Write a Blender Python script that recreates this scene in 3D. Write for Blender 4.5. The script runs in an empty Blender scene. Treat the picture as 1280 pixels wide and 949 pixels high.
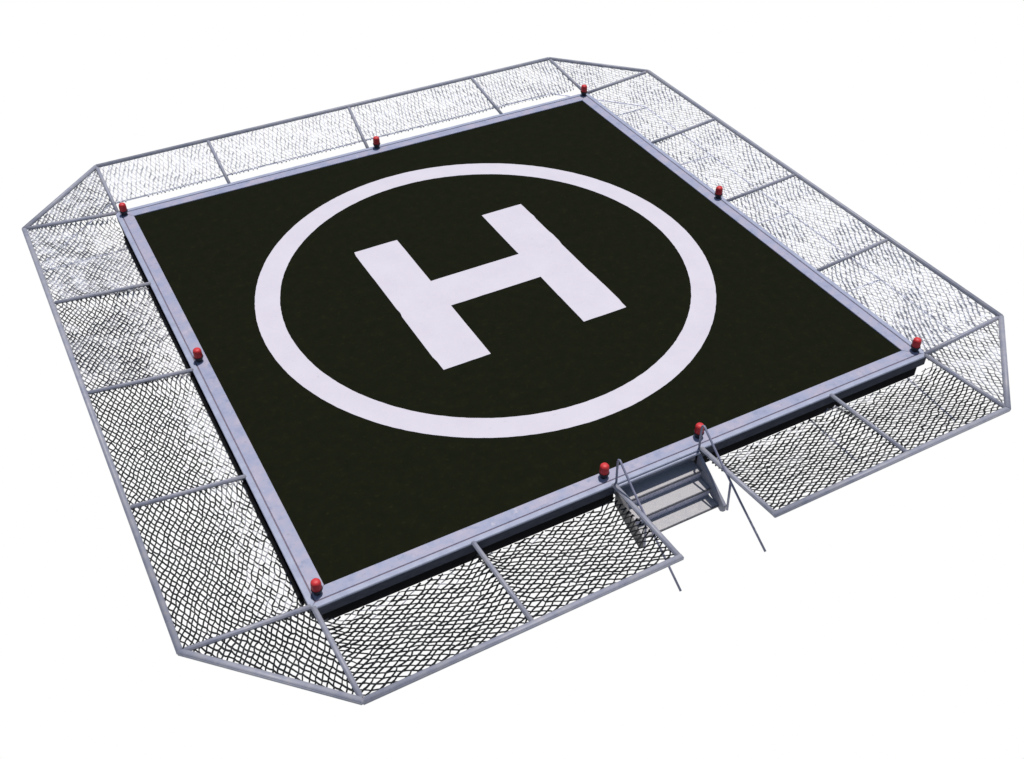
import bpy, bmesh, math, random
from mathutils import Vector, Matrix
random.seed(7)
S = bpy.context.scene
COL = S.collection
R_ = math.radians

# ------------------------------------------------------------------ camera
cam_d = bpy.data.cameras.new('camera')
cam = bpy.data.objects.new('camera', cam_d); COL.objects.link(cam)
rows = [(0.8785, -0.4777, 0.0014), (0.3134, 0.5784, 0.7531), (-0.3606, -0.6612, 0.6579)]
m3 = Matrix(rows).transposed()
cam.matrix_world = Matrix.Translation((-7.0767, -13.882, 11.2317)) @ m3.to_4x4()
cam_d.sensor_width = 36.0; cam_d.lens = 1349.575 / 1280 * 36
cam_d.clip_start = 0.1; cam_d.clip_end = 500
S.camera = cam

# ------------------------------------------------------------------ light
SUN_TO = Vector((0.24, 0.24, 1.15)).normalized()
el = math.asin(SUN_TO.z); az = math.atan2(SUN_TO.x, SUN_TO.y)
w = bpy.data.worlds.new('World'); S.world = w; w.use_nodes = True
nt = w.node_tree; nt.nodes.clear()
out = nt.nodes.new('ShaderNodeOutputWorld')
sky = nt.nodes.new('ShaderNodeTexSky'); sky.sky_type = 'NISHITA'; sky.sun_disc = False
sky.sun_elevation = el; sky.sun_rotation = az
bs = nt.nodes.new('ShaderNodeBackground'); bs.inputs['Strength'].default_value = 0.10
nt.links.new(sky.outputs[0], bs.inputs[0])
bw = nt.nodes.new('ShaderNodeBackground'); bw.inputs['Color'].default_value = (1, 1, 1, 1); bw.inputs['Strength'].default_value = 1.0
tc = nt.nodes.new('ShaderNodeTexCoord'); sx = nt.nodes.new('ShaderNodeSeparateXYZ')
nt.links.new(tc.outputs['Generated'], sx.inputs[0])
mr = nt.nodes.new('ShaderNodeMapRange'); mr.inputs[1].default_value = 0.0; mr.inputs[2].default_value = 0.10
nt.links.new(sx.outputs['Z'], mr.inputs[0])
mx = nt.nodes.new('ShaderNodeMixShader')
nt.links.new(mr.outputs[0], mx.inputs[0]); nt.links.new(bw.outputs[0], mx.inputs[1]); nt.links.new(bs.outputs[0], mx.inputs[2])
nt.links.new(mx.outputs[0], out.inputs[0])
sd = bpy.data.lights.new('sun', 'SUN'); sd.energy = 4.6; sd.angle = R_(0.6); sd.color = (1.0, 0.95, 0.92)
so = bpy.data.objects.new('sun', sd); COL.objects.link(so)
so.rotation_euler = SUN_TO.to_track_quat('Z', 'Y').to_euler(); so.location = SUN_TO * 40
S.view_settings.view_transform = 'Standard'; S.view_settings.look = 'None'
S.view_settings.exposure = 0.0; S.view_settings.gamma = 1.0; S.view_settings.use_curve_mapping = False

# ------------------------------------------------------------------ materials
def mat(name, stops, scale=3.0, detail=6, rough=0.6, spec=0.4, metal=0.0, bump=0.0, bscale=40.0, stretch=(1, 1, 1), extra=None):
    """stops: [(pos, rgb)] over a noise; extra: (scale, threshold, soft, rgb) stains with a shape of their own."""
    m = bpy.data.materials.new(name); m.use_nodes = True
    n = m.node_tree; b = n.nodes['Principled BSDF']
    b.inputs['Roughness'].default_value = rough; b.inputs['Metallic'].default_value = metal
    b.inputs['Specular IOR Level'].default_value = spec
    t = n.nodes.new('ShaderNodeTexCoord'); mp = n.nodes.new('ShaderNodeMapping'); mp.inputs['Scale'].default_value = stretch
    n.links.new(t.outputs['Object'], mp.inputs[0])
    ns = n.nodes.new('ShaderNodeTexNoise'); ns.inputs['Scale'].default_value = scale; ns.inputs['Detail'].default_value = detail
    ns.inputs['Roughness'].default_value = 0.65
    n.links.new(mp.outputs[0], ns.inputs['Vector'])
    cr = n.nodes.new('ShaderNodeValToRGB')
    while len(cr.color_ramp.elements) < len(stops): cr.color_ramp.elements.new(0.5)
    for e, (p, c) in zip(cr.color_ramp.elements, stops):
        e.position = p; e.color = (*c, 1)
    n.links.new(ns.outputs['Fac'], cr.inputs[0])
    last = cr.outputs[0]
    for ex in (extra or []):
        n2 = n.nodes.new('ShaderNodeTexNoise'); n2.inputs['Scale'].default_value = ex[0]; n2.inputs['Detail'].default_value = 8
        n2.inputs['Roughness'].default_value = 0.7
        n.links.new(mp.outputs[0], n2.inputs['Vector'])
        r2 = n.nodes.new('ShaderNodeMapRange'); r2.inputs[1].default_value = ex[1]; r2.inputs[2].default_value = ex[1] + ex[2]
        r2.inputs[4].default_value = ex[4] if len(ex) > 4 else 1.0
        n.links.new(n2.outputs['Fac'], r2.inputs[0])
        mm = n.nodes.new('ShaderNodeMixRGB'); mm.inputs[2].default_value = (*ex[3], 1)
        n.links.new(r2.outputs[0], mm.inputs[0]); n.links.new(last, mm.inputs[1]); last = mm.outputs[0]
    n.links.new(last, b.inputs['Base Color'])
    if bump:
        n3 = n.nodes.new('ShaderNodeTexNoise'); n3.inputs['Scale'].default_value = bscale; n3.inputs['Detail'].default_value = 4
        n.links.new(mp.outputs[0], n3.inputs['Vector'])
        bp = n.nodes.new('ShaderNodeBump'); bp.inputs['Strength'].default_value = bump; bp.inputs['Distance'].default_value = 0.01
        n.links.new(n3.outputs['Fac'], bp.inputs['Height']); n.links.new(bp.outputs[0], b.inputs['Normal'])
    return m

M_pad = mat('pad_dark_coating', [(0.3, (0.005007, 0.006243, 0.002567)), (0.6, (0.006774, 0.007755, 0.003422)), (0.8, (0.0106, 0.01052, 0.004563))],
            scale=5, detail=9, rough=0.9, spec=0.03, bump=0.25, bscale=60,
            extra=[(11, 0.57, 0.12, (0.01414, 0.01314, 0.005134), 0.6)])
M_paint = mat('white_marking_paint', [(0.3, (0.444, 0.42, 0.462)), (0.7, (0.48, 0.456, 0.492))], scale=1.5, rough=0.75, spec=0.15,
              extra=[(9, 0.63, 0.05, (0.33, 0.336, 0.33), 0.45), (38, 0.63, 0.05, (0.24, 0.252, 0.228), 0.45)])
M_border = mat('galvanised_border', [(0.30, (0.185, 0.21, 0.30)), (0.45, (0.235, 0.25, 0.335)), (0.58, (0.275, 0.265, 0.335)), (0.72, (0.33, 0.305, 0.36))],
               scale=3.2, detail=9, rough=0.5, spec=0.3, bump=0.12, bscale=12,
               extra=[(4.5, 0.56, 0.10, (0.16, 0.19, 0.275), 0.7), (17, 0.60, 0.07, (0.15, 0.15, 0.19), 0.5), (6, 0.60, 0.08, (0.36, 0.345, 0.39), 0.7)])
M_trim = mat('galvanised_edge_strip', [(0.3, (0.2079, 0.2284, 0.3054)), (0.7, (0.2911, 0.3151, 0.3927))], scale=4, rough=0.5, spec=0.3,
             extra=[(25, 0.6, 0.1, (0.1525, 0.1575, 0.1891), 0.6)])
M_tube = mat('galvanised_tube', [(0.3, (0.1751, 0.1876, 0.2353)), (0.5, (0.2304, 0.2369, 0.2772)), (0.75, (0.2949, 0.2864, 0.3025))], scale=5, rough=0.5, spec=0.35, bump=0.1, bscale=18,
             extra=[(13, 0.60, 0.1, (0.3041, 0.2666, 0.2269), 0.55), (30, 0.62, 0.06, (0.1014, 0.1086, 0.1345), 0.6)])
M_rail = mat('handrail_steel', [(0.3, (0.1265, 0.1339, 0.1934)), (0.7, (0.2009, 0.2009, 0.2678))], scale=9, rough=0.4, spec=0.4)
M_fascia = mat('shaded_fascia_steel', [(0.3, (0.030, 0.034, 0.050)), (0.7, (0.050, 0.055, 0.075))], scale=6, rough=0.7, spec=0.15, bump=0.5, bscale=14, stretch=(1, 1, 2.5))  # shade below the deck edge put into the dark steel colour
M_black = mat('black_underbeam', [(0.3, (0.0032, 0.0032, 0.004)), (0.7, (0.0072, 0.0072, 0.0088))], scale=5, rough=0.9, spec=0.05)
M_groove = mat('groove_grime', [(0.3, (0.11, 0.09, 0.12)), (0.7, (0.187, 0.15, 0.19))], scale=20, rough=0.9, spec=0.1)
M_step = mat('stair_grating', [(0.36, (0.2577, 0.263, 0.2845)), (0.5, (0.3436, 0.3382, 0.3382)), (0.64, (0.4294, 0.4133, 0.3972))], scale=105, detail=2, rough=0.7, spec=0.2, bump=0.5, bscale=120,
             extra=[(7, 0.52, 0.12, (0.2791, 0.2791, 0.3006), 0.5)])
M_riser = mat('stair_riser_plate', [(0.35, (0.3046, 0.3111, 0.3868)), (0.65, (0.5623, 0.5332, 0.6076))], scale=45, detail=2, rough=0.6, spec=0.2)
M_string = mat('stair_stringer_plate', [(0.3, (0.1612, 0.1773, 0.2257)), (0.7, (0.2418, 0.2337, 0.266))], scale=6, rough=0.6, spec=0.25,
               extra=[(16, 0.56, 0.1, (0.2418, 0.2096, 0.1773), 0.6)])
M_stringd = mat('dark_stringer_plate', [(0.3, (0.0864, 0.0864, 0.09216)), (0.7, (0.1728, 0.167, 0.1613))], scale=9, rough=0.8, spec=0.1)  # left stringer, darker and greyer than the right one
M_nose = mat('dark_nosing', [(0.35, (0.0585, 0.0611, 0.0715)), (0.65, (0.13, 0.13, 0.143))], scale=30, rough=0.7, spec=0.2)  # dark strip along the front edge of each tread
M_lbase = mat('lamp_black_base', [(0.3, (0.012, 0.013, 0.016)), (0.7, (0.025, 0.027, 0.032))], scale=20, rough=0.5, spec=0.3)
M_shadow_tube = mat('pale_shadow_tube', [(0.3, (0.425, 0.45, 0.575)), (0.7, (0.625, 0.6375, 0.75))], scale=8, rough=0.6, spec=0.2,
            extra=[(7, 0.55, 0.05, (0.9375, 0.95, 1), 1.0)])  # pale tone for the tubes that stand in for shadow remnants
M_lens = mat('red_lamp_lens', [(0.3, (0.36, 0.016, 0.019)), (0.6, (0.46, 0.026, 0.028))], scale=14, rough=0.5, spec=0.3)
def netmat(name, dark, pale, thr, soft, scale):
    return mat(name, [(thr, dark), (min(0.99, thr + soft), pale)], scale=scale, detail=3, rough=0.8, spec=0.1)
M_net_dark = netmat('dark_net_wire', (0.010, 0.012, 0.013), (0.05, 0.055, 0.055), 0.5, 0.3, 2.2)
M_net_front = netmat('patchy_net_wire', (0.012, 0.014, 0.015), (0.17, 0.175, 0.18), 0.52, 0.25, 3.0)  # dark wire turning greyer in random patches
M_net_mid = netmat('half_hazed_net_wire', (0.025, 0.027, 0.03), (0.30, 0.305, 0.33), 0.48, 0.24, 3.5)  # partial haze put into the wire colour
M_net_side = netmat('hazed_net_wire', (0.10, 0.105, 0.115), (0.55, 0.56, 0.59), 0.42, 0.20, 4.0)  # pale haze put into the wire colour
M_net_back = netmat('washed_out_net_wire', (0.25, 0.255, 0.28), (0.66, 0.67, 0.70), 0.44, 0.14, 9.0)  # overexposure of far and right-hand nets put into a paler wire colour
M_net_haze = netmat('haze_netting', (0.70, 0.70, 0.715), (0.86, 0.86, 0.865), 0.4, 0.3, 6.0)  # blown-out haze on the nets, put into added pale strands
M_net_fade = netmat('fade_net_cord', (0.13, 0.135, 0.15), (0.40, 0.405, 0.44), 0.42, 0.22, 5.0)  # pale wash towards the deck put into greyer, thinner cords

# ------------------------------------------------------------------ mesh helpers
class MB:
    def __init__(s): s.v = []; s.f = []
    def box(s, lo, hi):
        b = len(s.v)
        for z in (lo[2], hi[2]):
            s.v += [(lo[0], lo[1], z), (hi[0], lo[1], z), (hi[0], hi[1], z), (lo[0], hi[1], z)]
        for q in ((3, 2, 1, 0), (4, 5, 6, 7), (0, 1, 5, 4), (1, 2, 6, 5), (2, 3, 7, 6), (3, 0, 4, 7)):
            s.f.append(tuple(b + i for i in q))
    def prism(s, poly, z0, z1):
        b = len(s.v); n = len(poly)
        s.v += [(x, y, z0) for x, y in poly] + [(x, y, z1) for x, y in poly]
        s.f.append(tuple(b + n - 1 - i for i in range(n))); s.f.append(tuple(b + n + i for i in range(n)))
        for i in range(n):
            j = (i + 1) % n; s.f.append((b + i, b + j, b + n + j, b + n + i))
    def tube(s, pts, r, n=8, cap=True, squash=None):
        pts = [Vector(p) for p in pts]; rings = []
        up0 = None
        for i, p in enumerate(pts):
            if i == 0: d = pts[1] - p
            elif i == len(pts) - 1: d = p - pts[-2]
            else: d = (pts[i + 1] - p).normalized() + (p - pts[i - 1]).normalized()
            d.normalize()
            ref = Vector((0, 0, 1)) if abs(d.z) < 0.9 else Vector((1, 0, 0))
            if up0 is not None: ref = up0
            a = d.cross(ref).normalized(); c = a.cross(d).normalized(); up0 = c
            b = len(s.v); rings.append(b)
            rr = r[i] if isinstance(r, (list, tuple)) else r
            for k in range(n):
                t = 2 * math.pi * (k + 0.5) / n
                s.v.append(tuple(p + a * math.cos(t) * rr + c * math.sin(t) * rr))
        for i in range(len(rings) - 1):
            for k in range(n):
                k2 = (k + 1) % n
                s.f.append((rings[i] + k, rings[i] + k2, rings[i + 1] + k2, rings[i + 1] + k))
        if cap:
            s.f.append(tuple(rings[0] + n - 1 - k for k in range(n))); s.f.append(tuple(rings[-1] + k for k in range(n)))
    def lathe(s, prof, n=20):
        rings = []
        for r, z in prof:
            b = len(s.v)
            if r < 1e-6: s.v.append((0, 0, z)); rings.append((b, 1))
            else:
                for k in range(n): s.v.append((r * math.cos(2 * math.pi * k / n), r * math.sin(2 * math.pi * k / n), z))
                rings.append((b, n))
        for (a, na), (c, nc) in zip(rings, rings[1:]):
            for k in range(n):
                k2 = (k + 1) % n
                if na == 1 and nc == 1: continue
                if na == 1: s.f.append((a, c + k2, c + k))
                elif nc == 1: s.f.append((a + k, a + k2, c))
                else: s.f.append((a + k, a + k2, c + k2, c + k))
        if rings[0][1] > 1: s.f.append(tuple(rings[0][0] + n - 1 - k for k in range(n)))
        if rings[-1][1] > 1: s.f.append(tuple(rings[-1][0] + k for k in range(n)))
    def build(s, name, material, parent=None, smooth=False, bevel=0.0, label=None):
        me = bpy.data.meshes.new(name); me.from_pydata(s.v, [], s.f); me.update()
        bm = bmesh.new(); bm.from_mesh(me); bmesh.ops.recalc_face_normals(bm, faces=bm.faces)
        if bevel:
            bmesh.ops.bevel(bm, geom=[e for e in bm.edges if e.calc_face_angle(0) > 0.5], offset=bevel, segments=3, affect='EDGES', clamp_overlap=True)
        bm.to_mesh(me); bm.free()
        me.materials.append(material)
        if smooth:
            for p in me.polygons: p.use_smooth = True
        o = bpy.data.objects.new(name, me); COL.objects.link(o)
        if parent is not None: o.parent = parent
        if label: o['label'] = label
        return o

def thing(name, label, cat, group=None, loc=(0, 0, 0)):
    o = bpy.data.objects.new(name, None); COL.objects.link(o); o.location = loc; o.empty_display_size = 0.3
    o['label'] = label; o['category'] = cat
    if group: o['group'] = group
    return o

# ------------------------------------------------------------------ deck
D = 5.30          # half width of the deck
deck = thing('helipad', 'raised square landing deck with dark surface, white H inside a white circle, pale border', 'helipad')
b = MB(); b.box((-5.004, -5.004, -0.10), (5.004, 5.004, 0.0)); b.build('deck_surface', M_pad, deck)

def jag_ring(r0, r1, z0, z1, n=360):
    b = MB(); ring = []
    for k in range(n):
        t = 2 * math.pi * k / n
        a = r1 + random.uniform(-.003, .003); c = r0 + random.uniform(-.003, .003)
        ring.append([(c * math.cos(t) - .03, c * math.sin(t)), (a * math.cos(t) - .03, a * math.sin(t))])
    for k in range(n):
        (i0, o0) = ring[k]
        b.v += [(*i0, z0), (*o0, z0), (*o0, z1), (*i0, z1)]
    for k in range(n):
        p, q = 4 * k, 4 * ((k + 1) % n)
        for i in range(4):
            j = (i + 1) % 4; b.f.append((p + i, p + j, q + j, q + i))
    return b
jag_ring(3.60, 4.03, -0.02, 0.004).build('circle_marking', M_paint, deck)
hx0, hx1, hy, hb, cx = 0.885, 1.735, 1.872, 0.402, -0.035
H = [(-hx1, -hy), (-hx0, -hy), (-hx0, -hb), (hx0, -hb), (hx0, -hy), (hx1, -hy), (hx1, hy), (hx0, hy), (hx0, hb), (-hx0, hb), (-hx0, hy), (-hx1, hy)]
H = [(x + cx, y) for x, y in H]
hp = []
for i, p in enumerate(H):                       # slightly ragged long edges, as brushed paint
    q = H[(i + 1) % len(H)]; L = math.dist(p, q); n = max(1, int(L / 0.12)); off = 0.0
    nx, ny = -(q[1] - p[1]) / L, (q[0] - p[0]) / L
    amp = 0.02 if L > 3 else 0.004
    for k in range(n):
        t = k / n
        if k and random.random() < .3: off = random.uniform(-amp, amp * .4)
        if k == 0: off = 0
        hp.append((p[0] + (q[0] - p[0]) * t + nx * off, p[1] + (q[1] - p[1]) * t + ny * off))
b = MB(); b.prism(hp, -0.02, 0.005); b.build('letter_marking', M_paint, deck)

# border plates: four mitred plates, a dark groove line, then a narrow edge strip
def mitred(parent, name, a0, a1, z0, z1, material, skip=None, bevel=0.004, g=0.002):
    for k in range(4):
        b = MB()
        if k == 0 and skip:                      # the front piece stops either side of the stair opening
            for poly in ([(-a0 + g, -a0), (-a1 + g, -a1), (skip[0], -a1), (skip[0], -a0)], [(skip[1], -a0), (skip[1], -a1), (a1 - g, -a1), (a0 - g, -a0)]):
                b = MB(); b.prism(poly, z0, z1); b.build(name, material, parent, bevel=bevel)
            continue
        b.prism([(-a0 + g, -a0), (-a1 + g, -a1), (a1 - g, -a1), (a0 - g, -a0)], z0, z1)
        rot = Matrix.Rotation(k * math.pi / 2, 3, 'Z')
        b.v = [tuple(rot @ Vector(v)) for v in b.v]
        b.build(name, material, parent, bevel=bevel)
mitred(deck, 'border_plate', 5.006, 5.195, -0.08, 0.018, M_border)
mitred(deck, 'border_groove', 5.197, 5.211, -0.08, 0.008, M_groove, bevel=0)
mitred(deck, 'edge_strip', 5.213, D, -0.016, 0.020, M_trim, bevel=0.006)
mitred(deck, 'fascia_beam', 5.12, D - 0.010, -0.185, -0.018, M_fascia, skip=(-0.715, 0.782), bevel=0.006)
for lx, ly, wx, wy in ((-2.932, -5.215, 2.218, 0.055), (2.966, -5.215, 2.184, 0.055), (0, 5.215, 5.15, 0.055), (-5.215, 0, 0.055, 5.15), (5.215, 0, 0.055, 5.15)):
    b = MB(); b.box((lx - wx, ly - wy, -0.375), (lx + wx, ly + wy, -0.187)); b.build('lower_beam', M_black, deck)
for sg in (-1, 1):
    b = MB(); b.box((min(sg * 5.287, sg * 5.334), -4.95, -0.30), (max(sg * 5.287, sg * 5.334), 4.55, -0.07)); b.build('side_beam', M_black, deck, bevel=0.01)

# ------------------------------------------------------------------ net frame
RO, DC, ZO = 6.93, 5.25, 0.173
arms = {  # side: [(inner along, outer along)]
    'L': [(2.669, 2.66), (0.02, 0.06), (-2.645, -2.61)],
    'B': [(-3.045, -2.975), (-0.07, 0.165), (3.105, 3.18)],
    'R': [(2.646, 2.642), (0.04, 0.0), (-2.614, -2.62)],
    'F': [(-2.982, -2.972), (-0.742, -0.772), (0.785, 0.805), (3.256, 3.244)]}
def sp(side, along, dist, z):
    return {'L': (-dist, along, z), 'R': (dist, along, z), 'B': (along, dist, z), 'F': (along, -dist, z)}[side]
frame = thing('net_support_frame', 'grey galvanised tube frame with sloping arms holding the safety nets around the deck', 'net frame')
def rect_bar(pa, pb, w, h, ca=None, cb=None):
    """rectangular tube from pa to pb with its top at the given points' height + h/2; ca/cb: unit 2-D direction of a mitred end"""
    pa, pb = Vector(pa), Vector(pb); d = (pb - pa).normalized(); s = Vector((-d.y, d.x, 0)).normalized(); u = d.cross(s); u = u if u.z > 0 else -u
    b = MB()
    n = 1
    for p, c in ((pa, ca), (pb, cb)):
        for sgn_s, sgn_u in ((-1, -1), (1, -1), (1, 1), (-1, 1)):
            if c is None: e = s
            else: cv = Vector((c[0], c[1], 0)); e = cv / cv.dot(s)
            b.v.append(tuple(p + e * sgn_s * w / 2 + u * sgn_u * h / 2))
    b.f = [(0, 1, 2, 3), (7, 6, 5, 4), (0, 4, 5, 1), (1, 5, 6, 2), (2, 6, 7, 3), (3, 7, 4, 0)]
    return b
octv = [(-RO, DC), (-DC, RO), (DC, RO), (RO, DC), (RO, -DC), (DC, -RO), (0.766, -RO)]
octv2 = [(-0.733, -RO), (-DC, -RO), (-RO, -DC)]
chain = octv2 + octv            # one run from the left side of the gap clockwise to its right side
for i in range(len(chain) - 1):
    p, q = Vector(chain[i]), Vector(chain[i + 1]); d = (q - p).normalized()
    def mit(j):
        if j in (0, len(chain) - 1): return None
        d1 = (Vector(chain[j]) - Vector(chain[j - 1])).normalized(); d2 = (Vector(chain[j + 1]) - Vector(chain[j])).normalized()
        t = (d1 + d2).normalized(); return (-t.y, t.x)
    rect_bar((*p, ZO), (*q, ZO), 0.088, 0.056, mit(i), mit(i + 1)).build('outer_rail', M_tube, frame, bevel=0.012, smooth=True)
def arm(side, ai, ao, w=0.068):
    rect_bar(sp(side, ai, D - 0.02, 0.016), sp(side, ao, RO - (0.02 if w > 0.07 else 0.045), ZO - 0.004), w, 0.050).build('support_arm', M_tube, frame, bevel=0.011, smooth=True)
for sd_, lst in arms.items():
    for ai, ao in lst:
        arm(sd_, ai, ao, 0.075 if sd_ == 'F' and abs(ai) < 1 else 0.062)
for sx_ in (-1, 1):
    for sy_ in (-1, 1):
        rect_bar((sx_ * (D - .03), sy_ * (D - .048), 0.016), (sx_ * (RO - .05), sy_ * DC, ZO - 0.004), 0.068, 0.050).build('support_arm', M_tube, frame, bevel=0.011, smooth=True)
        rect_bar((sx_ * (D - .048), sy_ * (D - .03), 0.015), (sx_ * DC, sy_ * (RO - .05), ZO - 0.005), 0.068, 0.049).build('support_arm', M_tube, frame, bevel=0.011, smooth=True)
# remnants of the frame's shadow under the nets, built as added pale tubes
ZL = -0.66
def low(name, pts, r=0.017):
    b = MB(); b.tube(pts, r, 8); b.build(name, M_shadow_tube, frame, smooth=True)
low('rail_shadow_tube', [(-6.88, 5.22, ZL), (-5.2, 6.80, ZL), (5.25, 6.80, ZL), (6.87, 5.18, ZL), (6.88, -4.7, ZL)])
for y in (5.10, 2.55, -0.10, -2.72): low('arm_shadow_tube', [(5.0, y, ZL + 0.002), (6.87, y, ZL)], 0.015)
low('arm_shadow_tube', [(-6.86, 5.02, ZL), (-5.0, 5.02, ZL)], 0.020)
low('arm_shadow_tube', [(5.30, -4.96, ZL), (5.22, -6.2, ZL)], 0.016)
low('arm_shadow_tube', [(3.18, -4.96, ZL), (3.2, -6.15, ZL)], 0.016)

# ------------------------------------------------------------------ safety nets
def clip(a, c, poly):
    t0, t1 = 0.0, 1.0; dx, dy = c[0] - a[0], c[1] - a[1]
    for i in range(len(poly)):
        p, q = poly[i], poly[(i + 1) % len(poly)]
        nx, ny = -(q[1] - p[1]), q[0] - p[0]
        num = nx * (a[0] - p[0]) + ny * (a[1] - p[1]); den = nx * dx + ny * dy
        if abs(den) < 1e-12:
            if num < 0: return None
        else:
            t = -num / den
            if den > 0: t0 = max(t0, t)
            else: t1 = min(t1, t)
    return (t0, t1) if t1 - t0 > 0.02 else None
def clump(x, y):
    return 0.5 + 0.22 * math.sin(x * 2.3 + 1.1 * math.sin(y * 1.7)) + 0.18 * math.sin(y * 2.9 - 1.3 * math.sin(x * 2.2)) + 0.12 * math.sin(5.1 * x - 4.3 * y) + random.uniform(-.12, .12)
def net(poly, axis, zf, label, material, drop=None, along=None, du=0.16, dv=0.084, r=(0.010, 0.010), sag=0.05, jit=0.012, fray=None, pale=None):
    """diamond net inside a convex counter-clockwise polygon; axis = unit direction along the deck edge"""
    cx0 = sum(p[0] for p in poly) / len(poly); cy0 = sum(p[1] for p in poly) / len(poly)
    ux, uy = axis; vx, vy = -uy, ux
    us = [(p[0] - cx0) * ux + (p[1] - cy0) * uy for p in poly]; vs = [(p[0] - cx0) * vx + (p[1] - cy0) * vy for p in poly]
    i0, i1 = int(min(us) / (du / 2)) - 2, int(max(us) / (du / 2)) + 2
    j0, j1 = int(min(vs) / (dv / 2)) - 2, int(max(vs) / (dv / 2)) + 2
    def dist(x, y):
        return min(((-(q[1] - p[1])) * (x - p[0]) + (q[0] - p[0]) * (y - p[1])) / math.dist(p, q) for p, q in zip(poly, poly[1:] + poly[:1]))
    ph = random.uniform(0, 6)
    arms_ = [(p, q) for p, q in zip(poly, poly[1:] + poly[:1]) if along and abs((q[0] - p[0]) * along[0] + (q[1] - p[1]) * along[1]) < 0.6 * math.dist(p, q)]
    def side_dist(x, y):
        return min([9.0] + [((-(q[1] - p[1])) * (x - p[0]) + (q[0] - p[0]) * (y - p[1])) / math.dist(p, q) for p, q in arms_])
    node = {}
    for i in range(i0, i1 + 1):
        for j in range(j0, j1 + 1):
            if (i + j) % 2: continue
            u, v = i * du / 2, j * dv / 2
            wob = 0.018 * math.sin(u * 2.1 + v * 3.3 + ph) + 0.012 * math.sin(u * 5.0 - v * 4.0 + 2 * ph)
            u2 = u + wob + random.gauss(0, jit); v2 = v + wob * .6 + random.gauss(0, jit * .6)
            node[i, j] = (cx0 + u2 * ux + v2 * vx, cy0 + u2 * uy + v2 * vy)
    mb = MB(); fr = MB(); pl = MB()
    def zz(x, y):
        dd = max(0.0, dist(x, y))
        base = zf(x, y)
        if drop:                                   # the net hangs lower along the deck side, less so where an arm carries it
            t_ = min(1.0, max(0.0, base / ZO)); da = side_dist(x, y); e = min(1.0, max(0.0, da) / 0.30)
            base -= drop * (1 - t_) ** 1.25 * ((0.6 if zf(0, -6) > 0 else 0.42) + (0.4 if zf(0, -6) > 0 else 0.58) * e * e * (3 - 2 * e))
        return base - 0.012 - sag * min(1.0, dd / 0.6) ** 0.8 + 0.012 * math.sin(x * 3.1 + ph) * min(1, dd / .3)
    par = {}
    def root(a):
        while par.setdefault(a, a) != a: a = par[a]
        return a
    kept = []
    for (i, j), a in node.items():
        for di, dj in ((1, 1), (1, -1)):
            c = node.get((i + di, j + dj)); cl = clip(a, c, poly) if c else None
            if cl:
                kept.append((i, j, di, dj))
                # two cords meet at a knot only where that knot lies inside the net
                ka = (i, j) if cl[0] <= 0 else (i, j, di, dj); kb = (i + di, j + dj) if cl[1] >= 1 else (i, j, di, dj, 1)
                par[root(ka)] = root(kb)
    def end(i, j, di, dj):
        return root((i, j) if clip(node[i, j], node[i + di, j + dj], poly)[0] <= 0 else (i, j, di, dj))
    comp = {}
    for e in kept: comp.setdefault(end(*e), []).append(e)
    kept = set(max(comp.values(), key=len))
    for (i, j), a in node.items():
        for k, (di, dj) in enumerate(((1, 1), (1, -1))):
            c = node.get((i + di, j + dj))
            if c is None or (i, j, di, dj) not in kept: continue
            cl = clip(a, c, poly)
            if cl is None: continue
            A = (a[0] + (c[0] - a[0]) * cl[0], a[1] + (c[1] - a[1]) * cl[0]); B = (a[0] + (c[0] - a[0]) * cl[1], a[1] + (c[1] - a[1]) * cl[1])
            tgt = mb
            if fray is not None:
                f = fray((A[0] + B[0]) / 2, (A[1] + B[1]) / 2)
                if random.random() < f: tgt = fr
            lift = 0.006 * (1 if k else -1)
            mid = ((A[0] + B[0]) / 2 + random.gauss(0, .003), (A[1] + B[1]) / 2 + random.gauss(0, .003))
            if pale is not None and clump((A[0] + B[0]) / 2, (A[1] + B[1]) / 2) < pale and k == 1:
                pz = 0.022
                pl.tube([(*A, zz(*A) - pz), (*B, zz(*B) - pz)], random.uniform(0.010, 0.019), 4, cap=False)
            tgt.tube([(*A, zz(*A)), (*mid, zz(*mid) + lift), (*B, zz(*B))], r[k] * random.uniform(.85, 1.15) * (0.7 if tgt is fr else 1), 4, cap=False)
    zb = zf(cx0, cy0)
    allm = MB(); idx = []
    for k, m in enumerate((mb, fr, pl)):
        b0 = len(allm.v)
        allm.v += [(x - cx0, y - cy0, z - zb) for x, y, z in m.v]
        allm.f += [tuple(b0 + q for q in f) for f in m.f]; idx += [k] * len(m.f)
    me = bpy.data.meshes.new('safety_net'); me.from_pydata(allm.v, [], allm.f); me.update()
    for mt in (material, M_net_fade, M_net_haze): me.materials.append(mt)
    me.polygons.foreach_set('material_index', idx); me.update()
    o = bpy.data.objects.new('safety_net', me); COL.objects.link(o); o.location = (cx0, cy0, zb)
    o['label'] = label; o['category'] = 'safety net'; o['group'] = 'safety nets around the landing deck'
DROP = {'F': 0.33, 'L': 0.20, 'R': 0.10, 'B': 0.05}
def z_side(side):
    k = {'L': lambda x, y: -x, 'R': lambda x, y: x, 'B': lambda x, y: y, 'F': lambda x, y: -y}[side]
    def f(x, y):
        t = min(1.0, max(0.0, (k(x, y) - D) / (RO - D)))
        return ZO * t
    return f
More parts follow.
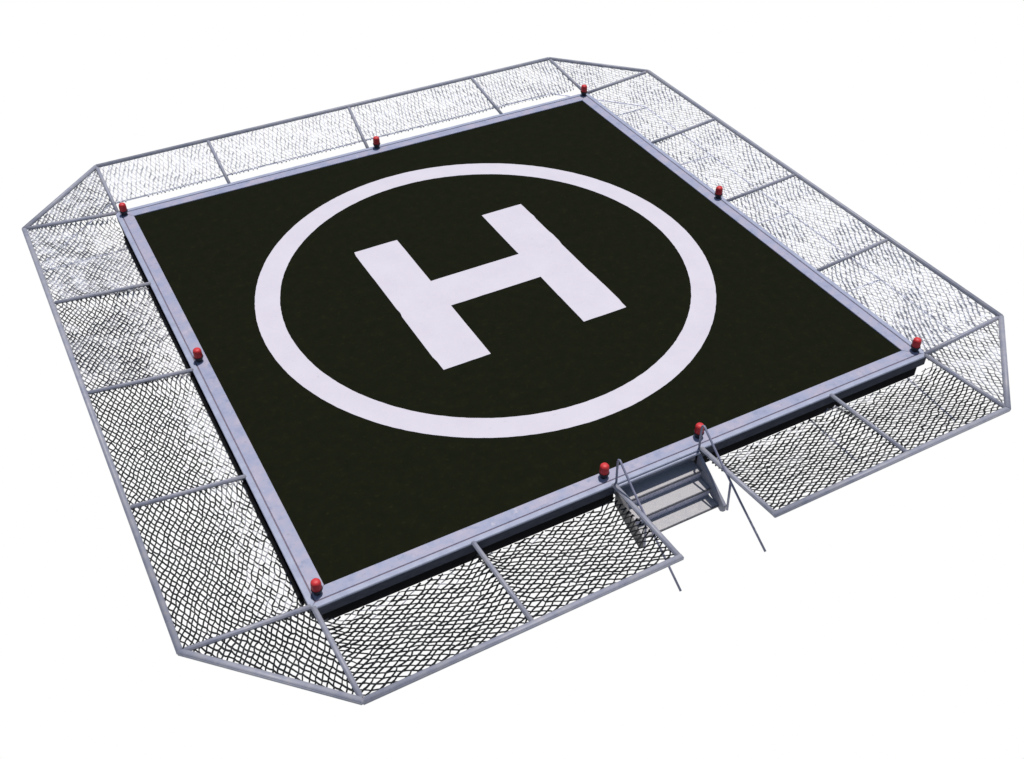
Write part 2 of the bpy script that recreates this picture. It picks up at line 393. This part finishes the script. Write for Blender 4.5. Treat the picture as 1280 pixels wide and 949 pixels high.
def bay(side, a, b_, label, material, inset=0.0, axis=None, tuck=0.0, start=0.0, **kw):
    """a, b_ : (inner, outer) along positions of the two arms"""
    di, do = D + 0.012 + inset, RO - 0.04
    def at(p, dist, sg):
        t = (dist - D) / (RO - D); return p[0] + (p[1] - p[0]) * t + sg * 0.008
    lo, hi = (a, b_) if a[0] < b_[0] else (b_, a)
    pts = [sp(side, at(lo, di, 1) + start, di, 0)[:2], sp(side, at(hi, di, -1) + tuck, di, 0)[:2], sp(side, at(hi, do, -1), do, 0)[:2], sp(side, at(lo, do, 1), do, 0)[:2]]
    ar = sum(p[0] * q[1] - q[0] * p[1] for p, q in zip(pts, pts[1:] + pts[:1]))
    if ar < 0: pts.reverse()
    net(pts, axis or ((1, 0) if side in 'BF' else (0, 1)), z_side(side), label, material, drop=DROP[side], along=(1, 0) if side in 'BF' else (0, 1), **kw)
cn = (D - 0.045, DC)
ends = [(-cn[0], -cn[1])] ; C0 = (-5.252, -DC); C1 = (5.252, DC)
def fade_left(x, y): return max(0.0, min(0.95, (6.05 - (-x)) / 0.65 - 0.05))
def fade_front(x, y): return max(0.0, min(0.9, (5.60 - (-y)) / 0.30))
L = arms['L']; Bk = arms['B']; Rr = arms['R']; F = arms['F']
bay('L', C0, L[2], 'dark net bay along the long left edge, next to the front corner', M_net_dark, du=0.145, dv=0.078, r=(0.0105, 0.0108), fray=lambda x, y: fade_left(x, y) * .7, tuck=0.10)
bay('L', L[2], L[1], 'dark net bay on the left edge, second back from the front corner', M_net_dark, du=0.145, dv=0.078, r=(0.0100, 0.0100), fray=fade_left, tuck=0.10)
bay('L', L[1], L[0], 'greyish net bay on the left edge, just past the middle red lamp', M_net_mid, pale=0.50, du=0.15, dv=0.08, r=(0.009, 0.009), fray=fade_left, tuck=0.10)
bay('L', L[0], C1, 'pale net bay on the left edge, touching the far left corner', M_net_side, pale=0.65, r=(0.009, 0.008), fray=fade_left, tuck=0.10)
bay('B', C0, Bk[0], 'pale washed-out net bay on the far edge, touching the left corner', M_net_back, pale=0.75, inset=0.34, axis=(0, 1), du=0.25, dv=0.085, r=(0.0040, 0.0085))
bay('B', Bk[0], Bk[1], 'pale washed-out net bay on the far edge, just left of the middle lamp', M_net_back, pale=0.70, inset=0.34, axis=(0, 1), du=0.25, dv=0.085, r=(0.0040, 0.0085))
bay('B', Bk[1], Bk[2], 'pale washed-out net bay on the far edge, just right of the middle lamp', M_net_back, pale=0.70, inset=0.34, axis=(0, 1), du=0.25, dv=0.085, r=(0.0040, 0.0085))
bay('B', Bk[2], C1, 'pale washed-out net bay on the far edge, touching the topmost corner', M_net_back, pale=0.65, inset=0.30, axis=(0, 1), du=0.25, dv=0.085, r=(0.0045, 0.0085))
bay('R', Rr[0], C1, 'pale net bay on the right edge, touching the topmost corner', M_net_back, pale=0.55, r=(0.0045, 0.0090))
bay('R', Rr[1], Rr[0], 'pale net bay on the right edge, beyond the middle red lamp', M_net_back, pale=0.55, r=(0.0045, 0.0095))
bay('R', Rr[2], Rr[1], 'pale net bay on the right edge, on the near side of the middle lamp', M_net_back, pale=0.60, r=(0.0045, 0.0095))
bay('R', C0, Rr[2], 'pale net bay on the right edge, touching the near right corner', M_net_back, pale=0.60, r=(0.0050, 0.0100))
bay('F', C0, F[0], 'dark net bay on the stair side, touching the lowest corner', M_net_dark, du=0.165, dv=0.10, jit=0.015, r=(0.0128, 0.0092), fray=lambda x, y: fade_front(x, y) * .5, tuck=0.10)
bay('F', F[0], F[1], 'dark net bay on the stair side, directly left of the steps', M_net_dark, du=0.165, dv=0.10, jit=0.015, r=(0.0128, 0.0092), fray=lambda x, y: fade_front(x, y) * .25)
bay('F', F[2], F[3], 'dark net bay on the stair side, directly right of the steps', M_net_front, r=(0.0145, 0.0070), fray=lambda x, y: fade_front(x, y) * .7, tuck=0.10, start=0.09)
bay('F', F[3], C1, 'streaky grey net bay on the stair side, touching the right corner', M_net_front, r=(0.0145, 0.0065), fray=fade_front, tuck=0.22)
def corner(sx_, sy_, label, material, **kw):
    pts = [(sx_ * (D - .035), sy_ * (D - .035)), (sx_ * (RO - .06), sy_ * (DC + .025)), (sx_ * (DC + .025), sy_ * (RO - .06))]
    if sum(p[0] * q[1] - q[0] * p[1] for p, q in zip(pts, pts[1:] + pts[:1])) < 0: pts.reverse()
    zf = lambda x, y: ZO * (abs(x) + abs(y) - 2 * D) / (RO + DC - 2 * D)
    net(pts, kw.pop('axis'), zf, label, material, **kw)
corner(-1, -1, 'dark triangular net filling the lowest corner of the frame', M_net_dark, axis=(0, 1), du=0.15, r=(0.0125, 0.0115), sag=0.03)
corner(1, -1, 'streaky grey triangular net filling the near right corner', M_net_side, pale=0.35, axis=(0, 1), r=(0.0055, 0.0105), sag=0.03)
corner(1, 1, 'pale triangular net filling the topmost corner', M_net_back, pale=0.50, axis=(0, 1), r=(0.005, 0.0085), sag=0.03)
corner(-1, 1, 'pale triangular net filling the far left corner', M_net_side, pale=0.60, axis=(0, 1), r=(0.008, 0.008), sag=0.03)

# ------------------------------------------------------------------ stairs
st = thing('metal_stairs', 'short flight of three grey metal steps leading up to the deck', 'stairs', loc=(0.02, -5.33, 0))
def local(mb): mb.v = [(x - 0.02, y + 5.33, z) for x, y, z in mb.v]; return mb
X0, X1 = -0.66, 0.725
steps = [(-5.445, -0.278), (-5.69, -0.428), (-5.92, -0.578)]
prev_y, prev_z = -5.325, -0.02
for i, (yf, z) in enumerate(steps):
    b = MB(); b.box((X0 + .0005, yf, z - 0.028), (X1 - .0005, yf + 0.262 if i else -5.190, z))
    local(b).build('tread', M_step, st, bevel=0.004)
    b = MB(); b.box((X0 + .002, yf - 0.006, z - 0.030), (X1 - .002, yf + 0.010, z + 0.003)); local(b).build('nosing', M_nose, st)
    ry = [-5.217, steps[0][0], steps[1][0]][i] + 0.028
    rt = [-0.045, steps[0][1] - .031, steps[1][1] - .031][i]
    e_ = 0.054 if i == 0 else 0.0
    b = MB(); b.box((X0 + .001 - e_, ry - 0.018, z - 0.02), (X1 - .001 + e_, ry + 0.004, rt + 0.012 if i else -0.04))
    local(b).build('riser', M_riser if i else M_string, st)
b = MB(); b.box((X0 - .02, -5.332, -0.050), (X1 + .03, -5.302, -0.012)); local(b).build('landing_strip', M_trim, st, bevel=0.005)
def stringer(x0, x1, material):
    prof = [(-5.303, -0.045), (-5.303, -0.40), (-5.98, -0.66), (-6.03, -0.64), (-6.03, -0.49), (-5.96, -0.45)]
    prof = [(-5.303, -0.06), (-5.303, -0.40), (-5.97, -0.665), (-6.03, -0.62), (-6.03, -0.495)]
    b = MB(); n = len(prof)
    b.v = [(x0, y, z) for y, z in prof] + [(x1, y, z) for y, z in prof]
    b.f = [tuple(range(n)), tuple(range(2 * n - 1, n - 1, -1))] + [(i, (i + 1) % n, n + (i + 1) % n, n + i) for i in range(n)]
    return local(b).build('stringer', material, st, bevel=0.005)
stringer(X1, X1 + 0.05, M_string)
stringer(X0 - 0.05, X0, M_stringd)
def handrail(x, flip, label):
    t = thing('handrail', label, 'handrail', 'stair handrails', loc=(x, -5.33, -0.07))
    def put(pts, r, name):
        b = MB(); b.tube([(0, p[0] + 5.33, p[1] + 0.07) for p in pts], r, 10); b.build(name, M_rail, t, smooth=True)
    r0 = 0.017
    put([(-5.275, -0.07), (-5.262, 0.30), (-5.262, 0.43), (-5.275, 0.468), (-5.302, 0.488), (-5.335, 0.475), (-5.37, 0.445),
         (-5.70, 0.215), (-6.30, -0.165), (-6.955, -0.56)], r0, 'rail')
    put([(-6.035, 0.0), (-6.05, -0.25), (-6.07, -0.55)], r0 * 1.05, 'post')
handrail(0.76, 1, 'thin bent tube handrail on the right-hand side of the steps')
handrail(-0.685, -1, 'thin bent tube handrail beside the net on the left of the steps')

# ------------------------------------------------------------------ lamps
spots = [((-5.125, -5.085), 'small red warning lamp on the lowest corner of the deck border'),
         ((-0.785, -5.095), 'small red warning lamp just left of the steps'),
         ((0.895, -5.065), 'small red warning lamp behind the right handrail of the steps'),
         ((5.185, -5.10), 'small red warning lamp on the near right corner of the deck border'),
         ((5.20, 0.22), 'small red warning lamp halfway along the right edge'),
         ((5.165, 5.20), 'small red warning lamp on the topmost corner of the deck'),
         ((0.11, 5.215), 'small red warning lamp halfway along the far edge'),
         ((-5.15, 5.13), 'small red warning lamp on the far left corner of the deck border'),
         ((-5.135, 0.19), 'small red warning lamp halfway along the left edge')]
proto = None
for i, ((x, y), lab) in enumerate(spots):
    if proto is None:
        t = thing('warning_lamp', lab, 'warning lamp', 'red warning lamps around the deck border', (x, y, 0.019))
        b = MB(); b.lathe([(0.050, 0), (0.052, 0.012), (0.066, 0.05), (0.074, 0.075), (0.078, 0.08), (0.078, 0.092), (0.066, 0.098)], 20); b.build('lamp_base', M_lbase, t, smooth=True)
        b = MB(); b.lathe([(0.066, 0.096), (0.070, 0.10), (0.0695, 0.15), (0.068, 0.19), (0.064, 0.217), (0.053, 0.234), (0.030, 0.243), (0, 0.245)], 20); b.build('lamp_lens', M_lens, t, smooth=True)
        proto = t
    else:
        t = proto.copy(); COL.objects.link(t); t.location = (x, y, 0.024 if max(abs(x), abs(y)) > 5.2 else 0.019); t['label'] = lab
        for ch in list(proto.children):
            c = ch.copy(); COL.objects.link(c); c.parent = t
    t.rotation_euler.z = random.uniform(0, 6)
